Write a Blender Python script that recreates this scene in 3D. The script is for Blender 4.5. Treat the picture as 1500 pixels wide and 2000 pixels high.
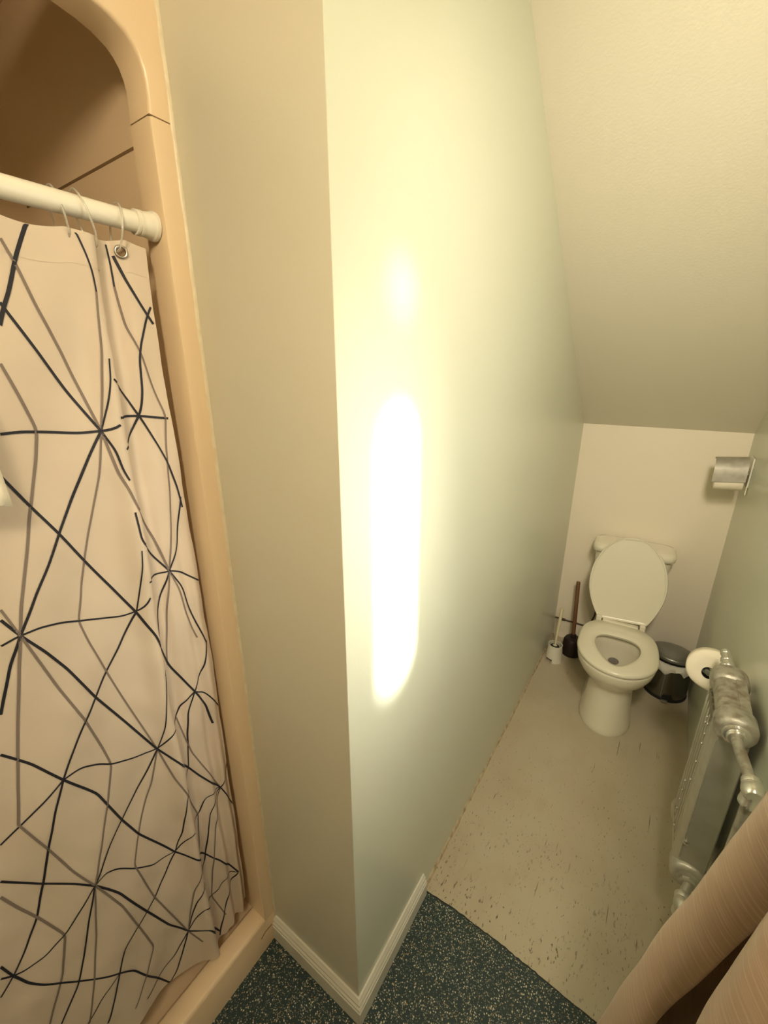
import bpy, bmesh, math, random
from mathutils import Vector, Matrix
random.seed(7)
for o in list(bpy.data.objects): bpy.data.objects.remove(o)
SC = bpy.context.scene
COL = SC.collection

# ------------------------------------------------------------------ camera
cam_data = bpy.data.cameras.new('camera')
cam = bpy.data.objects.new('camera', cam_data); COL.objects.link(cam)
cam_data.sensor_fit = 'HORIZONTAL'; cam_data.sensor_width = 36
cam_data.lens = 36 * 823.94 / 1500
cam_data.clip_start = 0.02
Rv = Vector((0.8268099, 0.56247799, -0.00197475)); Uv = Vector((-0.17730851, 0.26396176, 0.94809592)); Fv = Vector((-0.53380434, 0.78354496, -0.31797833))
m = Matrix((Rv, Uv, -Fv)).transposed().to_4x4(); m.translation = Vector((0.44771, -0.52603, 1.75))
cam.matrix_world = m
SC.camera = cam

# ------------------------------------------------------------------ world, lights, exposure
w = bpy.data.worlds.new('world'); SC.world = w; w.use_nodes = True
bg = w.node_tree.nodes['Background']; bg.inputs[0].default_value = (0.75, 0.86, 1.0, 1); bg.inputs[1].default_value = 1.5
SC.view_settings.view_transform = 'Standard'; SC.view_settings.look = 'None'
SC.view_settings.exposure = 0.22; SC.view_settings.gamma = 1.0
try: SC.view_settings.use_curve_mapping = False
except Exception: pass

def area(name, loc, target, sx, sy, power, color, spread=180):
    d = bpy.data.lights.new(name, 'AREA'); d.shape = 'RECTANGLE'; d.size = sx; d.size_y = sy
    d.energy = power; d.color = color; d.spread = math.radians(spread)
    o = bpy.data.objects.new(name, d); COL.objects.link(o); o.location = loc
    dr = (Vector(target) - Vector(loc)).normalized()
    o.rotation_euler = dr.to_track_quat('-Z', 'Y').to_euler()
    return o
# unseen fill lights, added to brighten the alcove and the shower side
area('alcove_fill_light', (0.68, -0.28, 2.50), (0.45, 2.2, 0.75), 0.24, 0.24, 7.2, (1.0, 0.88, 0.70), 100)
area('room_fill_light', (0.70, -0.95, 2.50), (0.10, 0.6, 1.0), 0.30, 0.30, 18, (1.0, 0.82, 0.58))
# daylight through the window in the right wall
area('window_daylight', (0.79, 0.17, 1.47), (0.0, 0.17, 1.40), 0.30, 0.95, 3.2, (1.0, 0.95, 0.82))
# daylight funnelled between the drape and the window reveal
area('window_reveal_daylight', (0.775, 0.12, 1.50), (0.0, 0.10, 1.30), 0.08, 0.80, 1.1, (1.0, 0.94, 0.78), 60)
area('window_slit_daylight', (0.772, 0.24, 1.44), (0.0, 0.185, 1.35), 0.018, 0.56, 2.0, (1.0, 0.97, 0.88), 15)

area('upper_spot_beam', (0.772, 0.24, 1.93), (0.0, 0.192, 1.89), 0.016, 0.04, 0.016, (1.0, 0.97, 0.88), 12)  # small beam added for the bright spot above the streak

# ------------------------------------------------------------------ materials
def mat(name, color, rough=0.5, metal=0.0, noise=0.0, nscale=8, bump=0.0, bscale=200, spec=0.5, coat=0.0, ncol=None, stretch=None, subs=0.0):
    mt = bpy.data.materials.new(name); mt.use_nodes = True
    nt = mt.node_tree; b = nt.nodes['Principled BSDF']
    b.inputs['Base Color'].default_value = (*color, 1); b.inputs['Roughness'].default_value = rough
    b.inputs['Metallic'].default_value = metal; b.inputs['Specular IOR Level'].default_value = spec
    b.inputs['Coat Weight'].default_value = coat
    tc = nt.nodes.new('ShaderNodeTexCoord'); mp = nt.nodes.new('ShaderNodeMapping')
    nt.links.new(tc.outputs['Object'], mp.inputs[0])
    if stretch: mp.inputs['Scale'].default_value = stretch
    if noise:
        n = nt.nodes.new('ShaderNodeTexNoise'); n.inputs['Scale'].default_value = nscale; n.inputs['Detail'].default_value = 5
        nt.links.new(mp.outputs[0], n.inputs['Vector'])
        mx = nt.nodes.new('ShaderNodeMix'); mx.data_type = 'RGBA'
        c2 = ncol if ncol else tuple(c * 0.7 for c in color)
        mx.inputs[6].default_value = (*color, 1); mx.inputs[7].default_value = (*c2, 1)
        r = nt.nodes.new('ShaderNodeMapRange'); r.inputs[1].default_value = 0.42; r.inputs[2].default_value = 0.72
        r.inputs[4].default_value = noise
        nt.links.new(n.outputs['Fac'], r.inputs[0]); nt.links.new(r.outputs[0], mx.inputs[0])
        nt.links.new(mx.outputs[2], b.inputs['Base Color'])
    if bump:
        n2 = nt.nodes.new('ShaderNodeTexNoise'); n2.inputs['Scale'].default_value = bscale; n2.inputs['Detail'].default_value = 3
        nt.links.new(mp.outputs[0], n2.inputs['Vector'])
        bp = nt.nodes.new('ShaderNodeBump'); bp.inputs['Strength'].default_value = bump; bp.inputs['Distance'].default_value = 0.002
        nt.links.new(n2.outputs['Fac'], bp.inputs['Height']); nt.links.new(bp.outputs[0], b.inputs['Normal'])
    return mt

M = {}
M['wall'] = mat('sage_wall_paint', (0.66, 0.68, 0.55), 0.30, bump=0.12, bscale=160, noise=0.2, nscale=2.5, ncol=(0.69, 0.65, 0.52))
M['wall_shaded'] = mat('sage_wall_paint_shaded', (0.60, 0.57, 0.45), 0.38, bump=0.12, bscale=160, noise=0.3, nscale=2.5, ncol=(0.63, 0.55, 0.41))  # the long wall's paint, darkened for the weaker light on this face
M['cream'] = mat('cream_wall_paint', (0.80, 0.73, 0.58), 0.45, bump=0.10, bscale=160)
M['ceil'] = mat('ceiling_paint', (0.76, 0.71, 0.57), 0.55, bump=0.2, bscale=140)
M['white_trim'] = mat('white_trim_paint', (0.70, 0.68, 0.58), 0.35, noise=0.2, nscale=12, ncol=(0.5, 0.45, 0.33))
M['shower'] = mat('cream_fibreglass', (0.74, 0.57, 0.37), 0.32, bump=0.08, bscale=260)
M['shower_in'] = M['shower']
M['porcelain'] = mat('porcelain', (0.74, 0.70, 0.55), 0.12, coat=0.5)
M['seat'] = mat('seat_plastic', (0.74, 0.70, 0.55), 0.22)
M['water'] = mat('bowl_water', (0.22, 0.19, 0.13), 0.04)
M['outlet_dark'] = mat('bowl_outlet_dark', (0.10, 0.085, 0.055), 0.3)  # dark disc painted in for the shaded outlet hole
M['alu'] = mat('aluminium_radiator_paint', (0.56, 0.54, 0.46), 0.36, metal=0.55, noise=0.4, nscale=18, ncol=(0.40, 0.37, 0.28), bump=0.35, bscale=90)
M['alu_dark'] = mat('dark_radiator_paint', (0.24, 0.22, 0.16), 0.5, metal=0.4, noise=0.6, nscale=30)  # darker than the ribs in front of it
M['alu_rust'] = mat('rusty_radiator_paint', (0.46, 0.44, 0.36), 0.4, metal=0.45, noise=0.8, nscale=42, ncol=(0.20, 0.14, 0.08), bump=0.35, bscale=120)
M['alu_bright'] = mat('bright_valve_metal', (0.72, 0.70, 0.62), 0.18, metal=0.8, noise=0.3, nscale=30)
M['black'] = mat('black_plastic', (0.012, 0.012, 0.013), 0.35)
M['rubber'] = mat('dark_rubber', (0.018, 0.010, 0.008), 0.5)
M['wood'] = mat('brown_wood', (0.16, 0.075, 0.032), 0.45, noise=0.6, nscale=30, stretch=(1, 1, 0.1), ncol=(0.08, 0.035, 0.015))
M['white_plastic'] = mat('white_plastic', (0.72, 0.70, 0.58), 0.3)
M['cream_plastic'] = mat('cream_plastic', (0.72, 0.66, 0.44), 0.3)
M['bristle'] = mat('black_bristles', (0.02, 0.018, 0.015), 0.7)
M['steel'] = mat('dark_polished_steel', (0.20, 0.19, 0.165), 0.16, metal=0.95)
M['lid_steel'] = mat('brushed_grey_steel', (0.27, 0.27, 0.25), 0.33, metal=0.8, noise=0.5, nscale=10)
M['bag'] = mat('white_bin_bag', (0.80, 0.78, 0.68), 0.35)
M['paper'] = mat('toilet_paper', (0.93, 0.85, 0.68), 0.9, bump=0.5, bscale=120)
M['paper_core'] = mat('roll_hollow', (0.05, 0.04, 0.03), 0.9)
M['bar'] = mat('dark_bar', (0.16, 0.17, 0.14), 0.3, metal=0.5)
M['pipe'] = mat('dark_water_pipe', (0.075, 0.05, 0.03), 0.45, metal=0.4)
M['rod'] = mat('white_rod_enamel', (0.78, 0.74, 0.62), 0.3)
M['clear'] = mat('clear_ring_plastic', (0.9, 0.88, 0.8), 0.08)
b_ = M['clear'].node_tree.nodes['Principled BSDF']; b_.inputs['Transmission Weight'].default_value = 0.75
M['grommet'] = mat('grommet_metal', (0.42, 0.38, 0.33), 0.25, metal=0.9)
M['line_black'] = mat('printed_black_line', (0.010, 0.010, 0.016), 0.7)
M['line_grey'] = mat('printed_grey_line', (0.20, 0.155, 0.125), 0.8)
M['caulk'] = mat('old_caulk', (0.68, 0.60, 0.42), 0.4, noise=0.35, nscale=30, ncol=(0.42, 0.30, 0.16), bump=0.6, bscale=60)
M['dirty'] = mat('dirty_floor_edge', (0.56, 0.47, 0.31), 0.6, noise=0.9, nscale=34, ncol=(0.27, 0.16, 0.08), bump=0.5, bscale=60)
M['edge'] = mat('vinyl_cut_edge', (0.012, 0.014, 0.013), 0.6)
M['holder_metal'] = mat('holder_flap_metal', (0.42, 0.40, 0.33), 0.5, metal=0.3, noise=0.6, nscale=22, ncol=(0.22, 0.19, 0.14))
M['joint'] = mat('dark_joint', (0.20, 0.12, 0.05), 0.7)

# curtain fabric (thin, lets light through)
def curtain_mat():
    mt = mat('white_polyester', (0.77, 0.65, 0.51), 0.7, bump=1.0, bscale=7)
    nt = mt.node_tree; b = nt.nodes['Principled BSDF']; out = nt.nodes['Material Output']
    tr = nt.nodes.new('ShaderNodeBsdfTranslucent'); tr.inputs[0].default_value = (0.66, 0.55, 0.43, 1)
    mx = nt.nodes.new('ShaderNodeMixShader'); mx.inputs[0].default_value = 0.25
    nt.links.new(b.outputs[0], mx.inputs[1]); nt.links.new(tr.outputs[0], mx.inputs[2]); nt.links.new(mx.outputs[0], out.inputs[0])
    return mt
M['curtain'] = curtain_mat()

# dark teal safety vinyl with cream flecks
def vinyl_mat():
    mt = bpy.data.materials.new('flecked_teal_vinyl'); mt.use_nodes = True; nt = mt.node_tree; b = nt.nodes['Principled BSDF']
    b.inputs['Roughness'].default_value = 0.5
    tc = nt.nodes.new('ShaderNodeTexCoord')
    base = (0.011, 0.034, 0.042, 1); prev = None
    nz = nt.nodes.new('ShaderNodeTexNoise'); nz.inputs['Scale'].default_value = 6
    nt.links.new(tc.outputs['Object'], nz.inputs['Vector'])
    mb = nt.nodes.new('ShaderNodeMix'); mb.data_type = 'RGBA'; mb.inputs[6].default_value = base; mb.inputs[7].default_value = (0.02, 0.036, 0.032, 1)
    nt.links.new(nz.outputs['Fac'], mb.inputs[0]); prev = mb.outputs[2]
    for sc, dist, th, col in ((230, 0.34, 0.55, (0.11, 0.125, 0.10, 1)), (240, 0.36, 0.66, (0.30, 0.30, 0.22, 1)), (170, 0.33, 0.70, (0.55, 0.52, 0.38, 1)), (210, 0.34, 0.85, (0.42, 0.28, 0.14, 1))):
        v = nt.nodes.new('ShaderNodeTexVoronoi'); v.inputs['Scale'].default_value = sc
        mp = nt.nodes.new('ShaderNodeMapping'); mp.inputs['Location'].default_value = (sc * .013, sc * .07, 0)
        nt.links.new(tc.outputs['Object'], mp.inputs[0]); nt.links.new(mp.outputs[0], v.inputs['Vector'])
        l = nt.nodes.new('ShaderNodeMath'); l.operation = 'LESS_THAN'; l.inputs[1].default_value = dist
        nt.links.new(v.outputs['Distance'], l.inputs[0])
        sp = nt.nodes.new('ShaderNodeSeparateColor'); nt.links.new(v.outputs['Color'], sp.inputs[0])
        g = nt.nodes.new('ShaderNodeMath'); g.operation = 'GREATER_THAN'; g.inputs[1].default_value = th
        nt.links.new(sp.outputs[0], g.inputs[0])
        mu = nt.nodes.new('ShaderNodeMath'); mu.operation = 'MULTIPLY'
        nt.links.new(l.outputs[0], mu.inputs[0]); nt.links.new(g.outputs[0], mu.inputs[1])
        mx = nt.nodes.new('ShaderNodeMix'); mx.data_type = 'RGBA'; mx.inputs[7].default_value = col
        nt.links.new(mu.outputs[0], mx.inputs[0]); nt.links.new(prev, mx.inputs[6]); prev = mx.outputs[2]
    nt.links.new(prev, b.inputs['Base Color'])
    return mt
M['vinyl'] = vinyl_mat()

# painted beige boards, worn and scratched down to the dark towards the vinyl
def floor_mat():
    mt = bpy.data.materials.new('worn_beige_floor_paint'); mt.use_nodes = True; nt = mt.node_tree; b = nt.nodes['Principled BSDF']
    b.inputs['Roughness'].default_value = 0.45
    tc = nt.nodes.new('ShaderNodeTexCoord'); N = nt.nodes.new; Lk = nt.links.new
    def noise(scale, vec_scale, detail=4, loc=(0, 0, 0)):
        mp = N('ShaderNodeMapping'); mp.inputs['Scale'].default_value = vec_scale; mp.inputs['Location'].default_value = loc
        Lk(tc.outputs['Object'], mp.inputs[0]); n = N('ShaderNodeTexNoise'); n.inputs['Scale'].default_value = scale; n.inputs['Detail'].default_value = detail
        Lk(mp.outputs[0], n.inputs['Vector']); return n.outputs['Fac']
    def rng(src, a, c, o0=0.0, o1=1.0):
        r = N('ShaderNodeMapRange'); r.inputs[1].default_value = a; r.inputs[2].default_value = c; r.inputs[3].default_value = o0; r.inputs[4].default_value = o1
        Lk(src, r.inputs[0]); return r.outputs[0]
    def mul(a, c):
        q = N('ShaderNodeMath'); q.operation = 'MULTIPLY'; Lk(a, q.inputs[0])
        if isinstance(c, float): q.inputs[1].default_value = c
        else: Lk(c, q.inputs[1])
        return q.outputs[0]
    def mix(f, prev, col):
        x = N('ShaderNodeMix'); x.data_type = 'RGBA'; Lk(f, x.inputs[0])
        if isinstance(prev, tuple): x.inputs[6].default_value = prev
        else: Lk(prev, x.inputs[6])
        x.inputs[7].default_value = col; return x.outputs[2]
    sx = N('ShaderNodeSeparateXYZ'); Lk(tc.outputs['Object'], sx.inputs[0])
    near = rng(sx.outputs[1], 0.95, 0.36)            # worn zone of the boards at the threshold
    c = mix(rng(noise(3, (1, 1, 1)), 0.35, 0.7), (0.50, 0.445, 0.32, 1), (0.44, 0.375, 0.26, 1))
    c = mix(rng(noise(9, (1, .5, 1), 5, (3, 1, 0)), 0.55, 0.8, 0, .35), c, (0.33, 0.24, 0.13, 1))
    s1 = rng(noise(130, (1, .4, 1), 4), 0.61, 0.67)
    cl = rng(noise(8, (1, 1, 1), 2, (5, 2, 0)), 0.40, 0.62)
    c = mix(mul(mul(s1, cl), near), c, (0.07, 0.045, 0.025, 1))
    s2 = rng(noise(190, (1, .3, 1), 2, (2, 9, 0)), 0.675, 0.72)
    far = rng(sx.outputs[1], 1.9, 0.7, 0.0, .8)
    c = mix(mul(s2, far), c, (0.08, 0.055, 0.03, 1))
    s3 = rng(noise(120, (1, .05, 1), 1, (7, 0, 0)), 0.72, 0.76)
    c = mix(mul(s3, rng(noise(5, (1, 1, 1), 1, (0, 4, 0)), .5, .6)), c, (0.09, 0.06, 0.03, 1))
    Lk(c, b.inputs['Base Color'])
    bp = N('ShaderNodeBump'); bp.inputs['Strength'].default_value = 0.3; bp.inputs['Distance'].default_value = 0.002
    Lk(noise(40, (1, .2, 1), 4), bp.inputs['Height']); Lk(bp.outputs[0], b.inputs['Normal'])
    return mt
M['floor'] = floor_mat()

# taupe satin with fine bright weft threads
def satin_mat():
    mt = bpy.data.materials.new('taupe_satin'); mt.use_nodes = True; nt = mt.node_tree; b = nt.nodes['Principled BSDF']
    b.inputs['Roughness'].default_value = 0.42; b.inputs['Specular IOR Level'].default_value = 0.5
    b.inputs['Sheen Weight'].default_value = 0.15
    tc = nt.nodes.new('ShaderNodeTexCoord'); mp = nt.nodes.new('ShaderNodeMapping'); mp.inputs['Scale'].default_value = (12, 420, 1)
    nt.links.new(tc.outputs['UV'], mp.inputs[0])
    n = nt.nodes.new('ShaderNodeTexNoise'); n.inputs['Scale'].default_value = 1.0; n.inputs['Detail'].default_value = 3
    nt.links.new(mp.outputs[0], n.inputs['Vector'])
    r = nt.nodes.new('ShaderNodeMapRange'); r.inputs[1].default_value = 0.48; r.inputs[2].default_value = 0.70
    nt.links.new(n.outputs['Fac'], r.inputs[0])
    mx = nt.nodes.new('ShaderNodeMix'); mx.data_type = 'RGBA'; mx.inputs[6].default_value = (0.36, 0.255, 0.165, 1); mx.inputs[7].default_value = (0.47, 0.345, 0.235, 1)
    nt.links.new(r.outputs[0], mx.inputs[0]); nt.links.new(mx.outputs[2], b.inputs['Base Color'])
    bp = nt.nodes.new('ShaderNodeBump'); bp.inputs['Strength'].default_value = 0.25; bp.inputs['Distance'].default_value = 0.001
    nt.links.new(n.outputs['Fac'], bp.inputs['Height']); nt.links.new(bp.outputs[0], b.inputs['Normal'])
    return mt
M['satin'] = satin_mat()
def glass_mat():
    mt = mat('window_glass', (0.95, 0.97, 0.97), 0.02); mt.node_tree.nodes['Principled BSDF'].inputs['Transmission Weight'].default_value = 1
    return mt
M['glass'] = glass_mat()

# ------------------------------------------------------------------ mesh helpers
def finish(me, mats, smooth):
    if not isinstance(mats, (list, tuple)): mats = [mats]
    for x in mats: me.materials.append(x)
    bm = bmesh.new(); bm.from_mesh(me)
    bmesh.ops.remove_doubles(bm, verts=bm.verts, dist=1e-6)
    bmesh.ops.recalc_face_normals(bm, faces=bm.faces)
    bm.to_mesh(me); bm.free()
    if smooth is not None:
        for p in me.polygons: p.use_smooth = True
        me.set_sharp_from_angle(angle=math.radians(smooth))
class MB:
    def __init__(s): s.v = []; s.f = []; s.mi = []
    def add(s, vs, fs, mi=0):
        n = len(s.v); s.v += [tuple(v) for v in vs]; s.f += [tuple(i + n for i in f) for f in fs]; s.mi += [mi] * len(fs); return s
    def box(s, x0, x1, y0, y1, z0, z1, mi=0):
        vs = [(x, y, z) for x in (x0, x1) for y in (y0, y1) for z in (z0, z1)]
        return s.add(vs, [(0, 1, 3, 2), (4, 6, 7, 5), (0, 4, 5, 1), (2, 3, 7, 6), (0, 2, 6, 4), (1, 5, 7, 3)], mi)
    def loft(s, rings, cap0=True, cap1=True, mi=0, closed=True):
        n = len(rings[0]); vs = [p for r in rings for p in r]; fs = []
        for i in range(len(rings) - 1):
            for j in range(n if closed else n - 1):
                k = (j + 1) % n; fs.append((i * n + j, i * n + k, (i + 1) * n + k, (i + 1) * n + j))
        if cap0: fs.append(tuple(range(n)))
        if cap1: fs.append(tuple(range((len(rings) - 1) * n, len(rings) * n)))
        return s.add(vs, fs, mi)
    def lathe(s, prof, axis_o=(0, 0, 0), axis_d=(0, 0, 1), n=32, caps=True, mi=0):
        d = Vector(axis_d).normalized(); q = d.to_track_quat('Z', 'Y'); o = Vector(axis_o); rings = []
        for r, h in prof:
            rings.append([tuple(o + q @ Vector((r * math.cos(2 * math.pi * k / n), r * math.sin(2 * math.pi * k / n), h))) for k in range(n)])
        return s.loft(rings, caps, caps, mi)
    def tube(s, pts, r, n=12, caps=True, mi=0):
        pts = [Vector(p) for p in pts]; rings = []; up = None
        for i, p in enumerate(pts):
            t = (pts[min(i + 1, len(pts) - 1)] - pts[max(i - 1, 0)]).normalized()
            if up is None:
                up = Vector((0, 0, 1)) if abs(t.z) < 0.9 else Vector((1, 0, 0))
            a = (up - t * up.dot(t)).normalized(); up = a; bb = t.cross(a)
            rr = r[i] if isinstance(r, (list, tuple)) else r
            rings.append([tuple(p + a * rr * math.cos(2 * math.pi * k / n) + bb * rr * math.sin(2 * math.pi * k / n)) for k in range(n)])
        return s.loft(rings, caps, caps, mi)
    def prism(s, poly, axis, a, c, mi=0):      # poly of 2D points, extruded along the axis
        def P(u, v, w):
            return {'x': (w, u, v), 'y': (u, w, v), 'z': (u, v, w)}[axis]
        return s.loft([[P(u, v, a) for u, v in poly], [P(u, v, c) for u, v in poly]], True, True, mi)
    def build(s, name, mats, parent=None, smooth=35, bevel=0, seg=2, subsurf=0):
        me = bpy.data.meshes.new(name); me.from_pydata(s.v, [], s.f)
        for p, i in zip(me.polygons, s.mi): p.material_index = i
        finish(me, mats, smooth)
        o = bpy.data.objects.new(name, me); COL.objects.link(o)
        if parent: o.parent = parent
        if bevel:
            bv = o.modifiers.new('bevel', 'BEVEL'); bv.width = bevel; bv.segments = seg; bv.limit_method = 'ANGLE'; bv.angle_limit = math.radians(40)
        if subsurf:
            sb = o.modifiers.new('subsurf', 'SUBSURF'); sb.levels = subsurf; sb.render_levels = subsurf
        return o
def tag(o, label, cat, group=None, kind=None):
    o['label'] = label; o['category'] = cat
    if group: o['group'] = group
    if kind: o['kind'] = kind
    return o
def thing(name, label, cat, loc=(0, 0, 0), rz=0, group=None):
    o = bpy.data.objects.new(name, None); COL.objects.link(o); o.location = loc; o.rotation_euler = (0, 0, rz); o.empty_display_size = 0.05
    return tag(o, label, cat, group)
def struct(mb, name, mats, label=None, **k):
    o = mb.build(name, mats, **k); o['kind'] = 'structure'
    if label: o['label'] = label
    return o
def arc(cx, cy, r, a0, a1, n):
    return [(cx + r * math.cos(math.radians(a0 + (a1 - a0) * i / n)), cy + r * math.sin(math.radians(a0 + (a1 - a0) * i / n))) for i in range(n + 1)]
# ------------------------------------------------------------------ the room
W, D, A = 0.78, 2.23, 0.339           # alcove width, alcove depth, side wall width
ZK, ZT = 1.452, 2.60                  # knee wall height, flat ceiling height
SL = (2.277 - 1.452) / (2.23 - 1.115) # slope of the ceiling
YT = D - (ZT - ZK) / SL
YR = -1.55                            # rear wall
YB = 0.374                            # edge between vinyl and painted floor
XR = 1.0

bound = [(0.0, .372), (0.05, .376), (0.12, .381), (0.18, .379), (0.226, .3785), (0.27, .3795), (0.318, .377), (0.36, .373), (0.40, .372), (0.46, .368), (0.52, .365), (0.58, .362), (0.66, .36), (0.78, .36)]
random.seed(3)
b2 = []
for i in range(len(bound) - 1):
    (x0, y0), (x1, y1) = bound[i], bound[i + 1]
    for k in range(4):
        b2.append((x0 + (x1 - x0) * k / 4, y0 + (y1 - y0) * k / 4 + random.uniform(-.0012, .0012)))
b2.append(bound[-1]); bound = b2
# painted floor of the alcove
struct(MB().box(-0.02, W + 0.1, 0.30, D + 0.1, -0.06, -0.004), 'floor', M['floor'], 'worn beige painted floor of the toilet alcove', smooth=None)
poly = [(-A - 0.06, YR), (-A - 0.06, 0.0), (0.0, 0.0)] + bound + [(W, YR)]
struct(MB().prism(poly, 'z', -0.05, 0.0), 'floor', M['vinyl'], 'dark teal vinyl flooring with cream flecks', smooth=None)
ed = MB(); lo = [(x, y + .0005) for x, y in bound]; hi = [(x, y + .0035 + random.uniform(0, .002)) for x, y in bound]
ed.prism(lo + hi[::-1], 'z', -0.004, -0.0008)
struct(ed, 'trim_1', M['edge'], 'dark cut edge of the vinyl', smooth=None)

# left partition: face x = 0 (long) and face y = 0 (short, next to the shower)
wl = [(0.0012, 0.0), (D, 0.0), (D, ZK), (YT, ZT), (0.0012, ZT)]
struct(MB().prism(wl, 'x', -0.05, 0.0), 'wall_left', M['wall'], 'long sage painted partition wall with a bright streak of light', smooth=None)
struct(MB().box(-A - 0.02, -0.0004, 0.0, 0.045, 0.0, ZT), 'wall_front', M['wall_shaded'], 'narrow sage wall between shower and corner', smooth=None)
struct(MB().box(-0.05, W + 0.1, D, D + 0.1, -0.05, ZK + 0.15), 'wall_back', M['cream'], 'cream knee wall behind the toilet', smooth=None)
# right wall with the window opening
WY0, WY1, WZ0, WZ1 = -0.42, 0.36, 0.98, 1.98
rw = MB()
rw.box(W, W + 0.12, YR, WY0, 0, ZT); rw.box(W, W + 0.12, WY1, D + .1, 0, ZT)
rw.box(W, W + 0.12, WY0, WY1, 0, WZ0); rw.box(W, W + 0.12, WY0, WY1, WZ1, ZT)
struct(rw, 'wall_right', M['wall'], 'sage painted wall behind the radiator', smooth=None)
struct(MB().box(-1.3, W + 0.12, YR - 0.1, YR, -0.05, ZT), 'wall_rear', M['wall'], smooth=None)
struct(MB().box(-A - 0.1, -A, YR, -0.93, 0.0, ZT), 'wall_beside_shower', M['wall'], smooth=None)
# ceiling: flat part and the slope over the toilet
cl = MB(); cl.prism([(YR, ZT), (YT, ZT), (D + .05, ZK - .05 * SL), (D + .05, ZK + .25), (YT + .1, ZT + .1), (YR, ZT + .1)], 'x', -1.3, W + 0.12)
struct(cl, 'ceiling', M['ceil'], 'sloping plastered ceiling over the toilet', smooth=None)

# window
win = thing('window_1', 'window', 'window'); del win['label']; del win['category']; win['kind'] = 'structure'
fr = MB(); e = .05
fr.box(W + .03, W + .07, WY0, WY0 + e, WZ0, WZ1); fr.box(W + .03, W + .07, WY1 - e, WY1, WZ0, WZ1)
fr.box(W + .03, W + .07, WY0 + e, WY1 - e, WZ0, WZ0 + e); fr.box(W + .03, W + .07, WY0 + e, WY1 - e, WZ1 - e, WZ1); fr.box(W + .03, W + .07, WY0 + e, WY1 - e, 1.46, 1.50)
fr.build('window_frame', M['white_trim'], win, smooth=None, bevel=.004)
MB().box(W + .048, W + .052, WY0 + e, WY1 - e, WZ0 + e, WZ1 - e).build('window_pane', M['glass'], win, smooth=None)
MB().box(W - .015, W + .03, WY0 - .02, WY1 + .02, WZ0 - .025, WZ0).build('window_sill', M['white_trim'], win, smooth=None, bevel=.004)

# baseboards
def bb_prof(h):
    return [(0, 0), (.017, 0), (.017, h * .62), (.0145, h * .66), (.015, h * .74), (.011, h * .80), (.0115, h * .88), (.007, h * .95), (.005, h), (0, h)]
mb = MB(); pr = bb_prof(.092)
mb.loft([[(-A + .004, -u, v) for u, v in pr], [(u, -u, v) for u, v in pr]]); struct(mb, 'baseboard_front', M['white_trim'], smooth=30)
mb = MB(); mb.loft([[(u, -u, v) for u, v in pr], [(u, YB - .006 + .0 * u, v) for u, v in pr]]); struct(mb, 'baseboard_left', M['white_trim'], smooth=30)
# gappy dirty bead where painted floor meets the long wall
mb = MB(); rr = []
random.seed(11)
for i in range(60):
    y = YB + (D - YB) * i / 59; q = random.uniform(-.0015, .0015)
    rr.append([(0, y, -.005), (.007 + q, y, -.005), (.005 + q, y, .002), (.0015, y, .008 + q * 1.5), (0, y, .009 + q)])
mb.loft(rr); struct(mb, 'trim_2', M['dirty'], 'dirty gappy bead along the wall', smooth=40)

# ------------------------------------------------------------------ shower stall
st = thing('shower_stall', 'cream fibreglass shower stall with an arched opening and low curb', 'shower', (-A, -0.46, 0))
st_off = Vector((A, 0.46, 0))
def sp(mb, name, m, parent=st, **k):
    o = mb.build(name, m, None, **k); o.parent = parent
    if parent is st: o.location = st_off
    return o
YS0, YS1 = -0.92, 0.0
xf, xi = -A + .0, -A - .056
xo = -A + .004
# arch outline (y, z) of the opening, right half then mirrored
ah = [(-.041, 2.14), (-.0385, 2.165), (-.0385, 2.184), (-.0405, 2.198), (-.045, 2.212), (-.052, 2.223), (-.061, 2.2315), (-.079, 2.2405), (-.10, 2.2465), (-.15, 2.2535), (-.24, 2.262), (-.46, 2.268)]
arch = ah + [(-.92 - y, z) for y, z in reversed(ah[:-1])]
up_ = MB()
outer = [(YS1, 2.14), (YS1, 2.18), (YS1, 2.22), (YS1, 2.26), (YS1, 2.30), (YS1, 2.36), (YS1, 2.40), (YS1, 2.44), (-.05, 2.44), (-.12, 2.44), (-.24, 2.44), (-.46, 2.44)]
outer = outer + [(-.92 - y, z) for y, z in reversed(outer[:-1])]
n = len(arch)
rings = []
def rowv(pts, x): return [(x, y, z) for y, z in pts]
def shift(pts, d):      # pull the arch line into the flange by d
    out = []
    for i, (y, z) in enumerate(pts):
        a = pts[max(i - 1, 0)]; c = pts[min(i + 1, len(pts) - 1)]
        ty, tz = c[0] - a[0], c[1] - a[1]; l = math.hypot(ty, tz)
        out.append((y + tz / l * d, z - ty / l * d))
    return out
prof_rows = [rowv(outer, xf - .03), rowv(outer, xo), rowv(shift(arch, .006), xo), rowv(shift(arch, .002), xo - .002), rowv(arch, xo - .006), rowv(arch, xi), rowv(shift(arch, .02), xi), ]
up_.loft(prof_rows, False, False, closed=False)
sp(up_, 'arched_upper_frame', M['shower'], smooth=40)
# lower jambs
for sgn, nm in ((1, 'right'), (-1, 'left')):
    lw = MB(); prf = [(xf - .03, 0), (xo, 0), (xo, -.036), (xo - .0015, -.0395), (xo - .006, -.0415), (xi, -.0415), (xi, -.012)]
    if sgn < 0: prf = [(x, -.92 - y) for x, y in prf]
    lw.loft([[(x, y, .1185) for x, y in prf], [(x, y, 2.1385) for x, y in prf]], False, False, closed=False)
    sp(lw, 'jamb', M['shower'], smooth=40)
# dark V joint
jt = MB(); jt.box(xi + .002, xo + .0002, -.0415, -.001, 2.1382, 2.1402); sp(jt, 'frame_joint', M['joint'], smooth=None)
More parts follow.
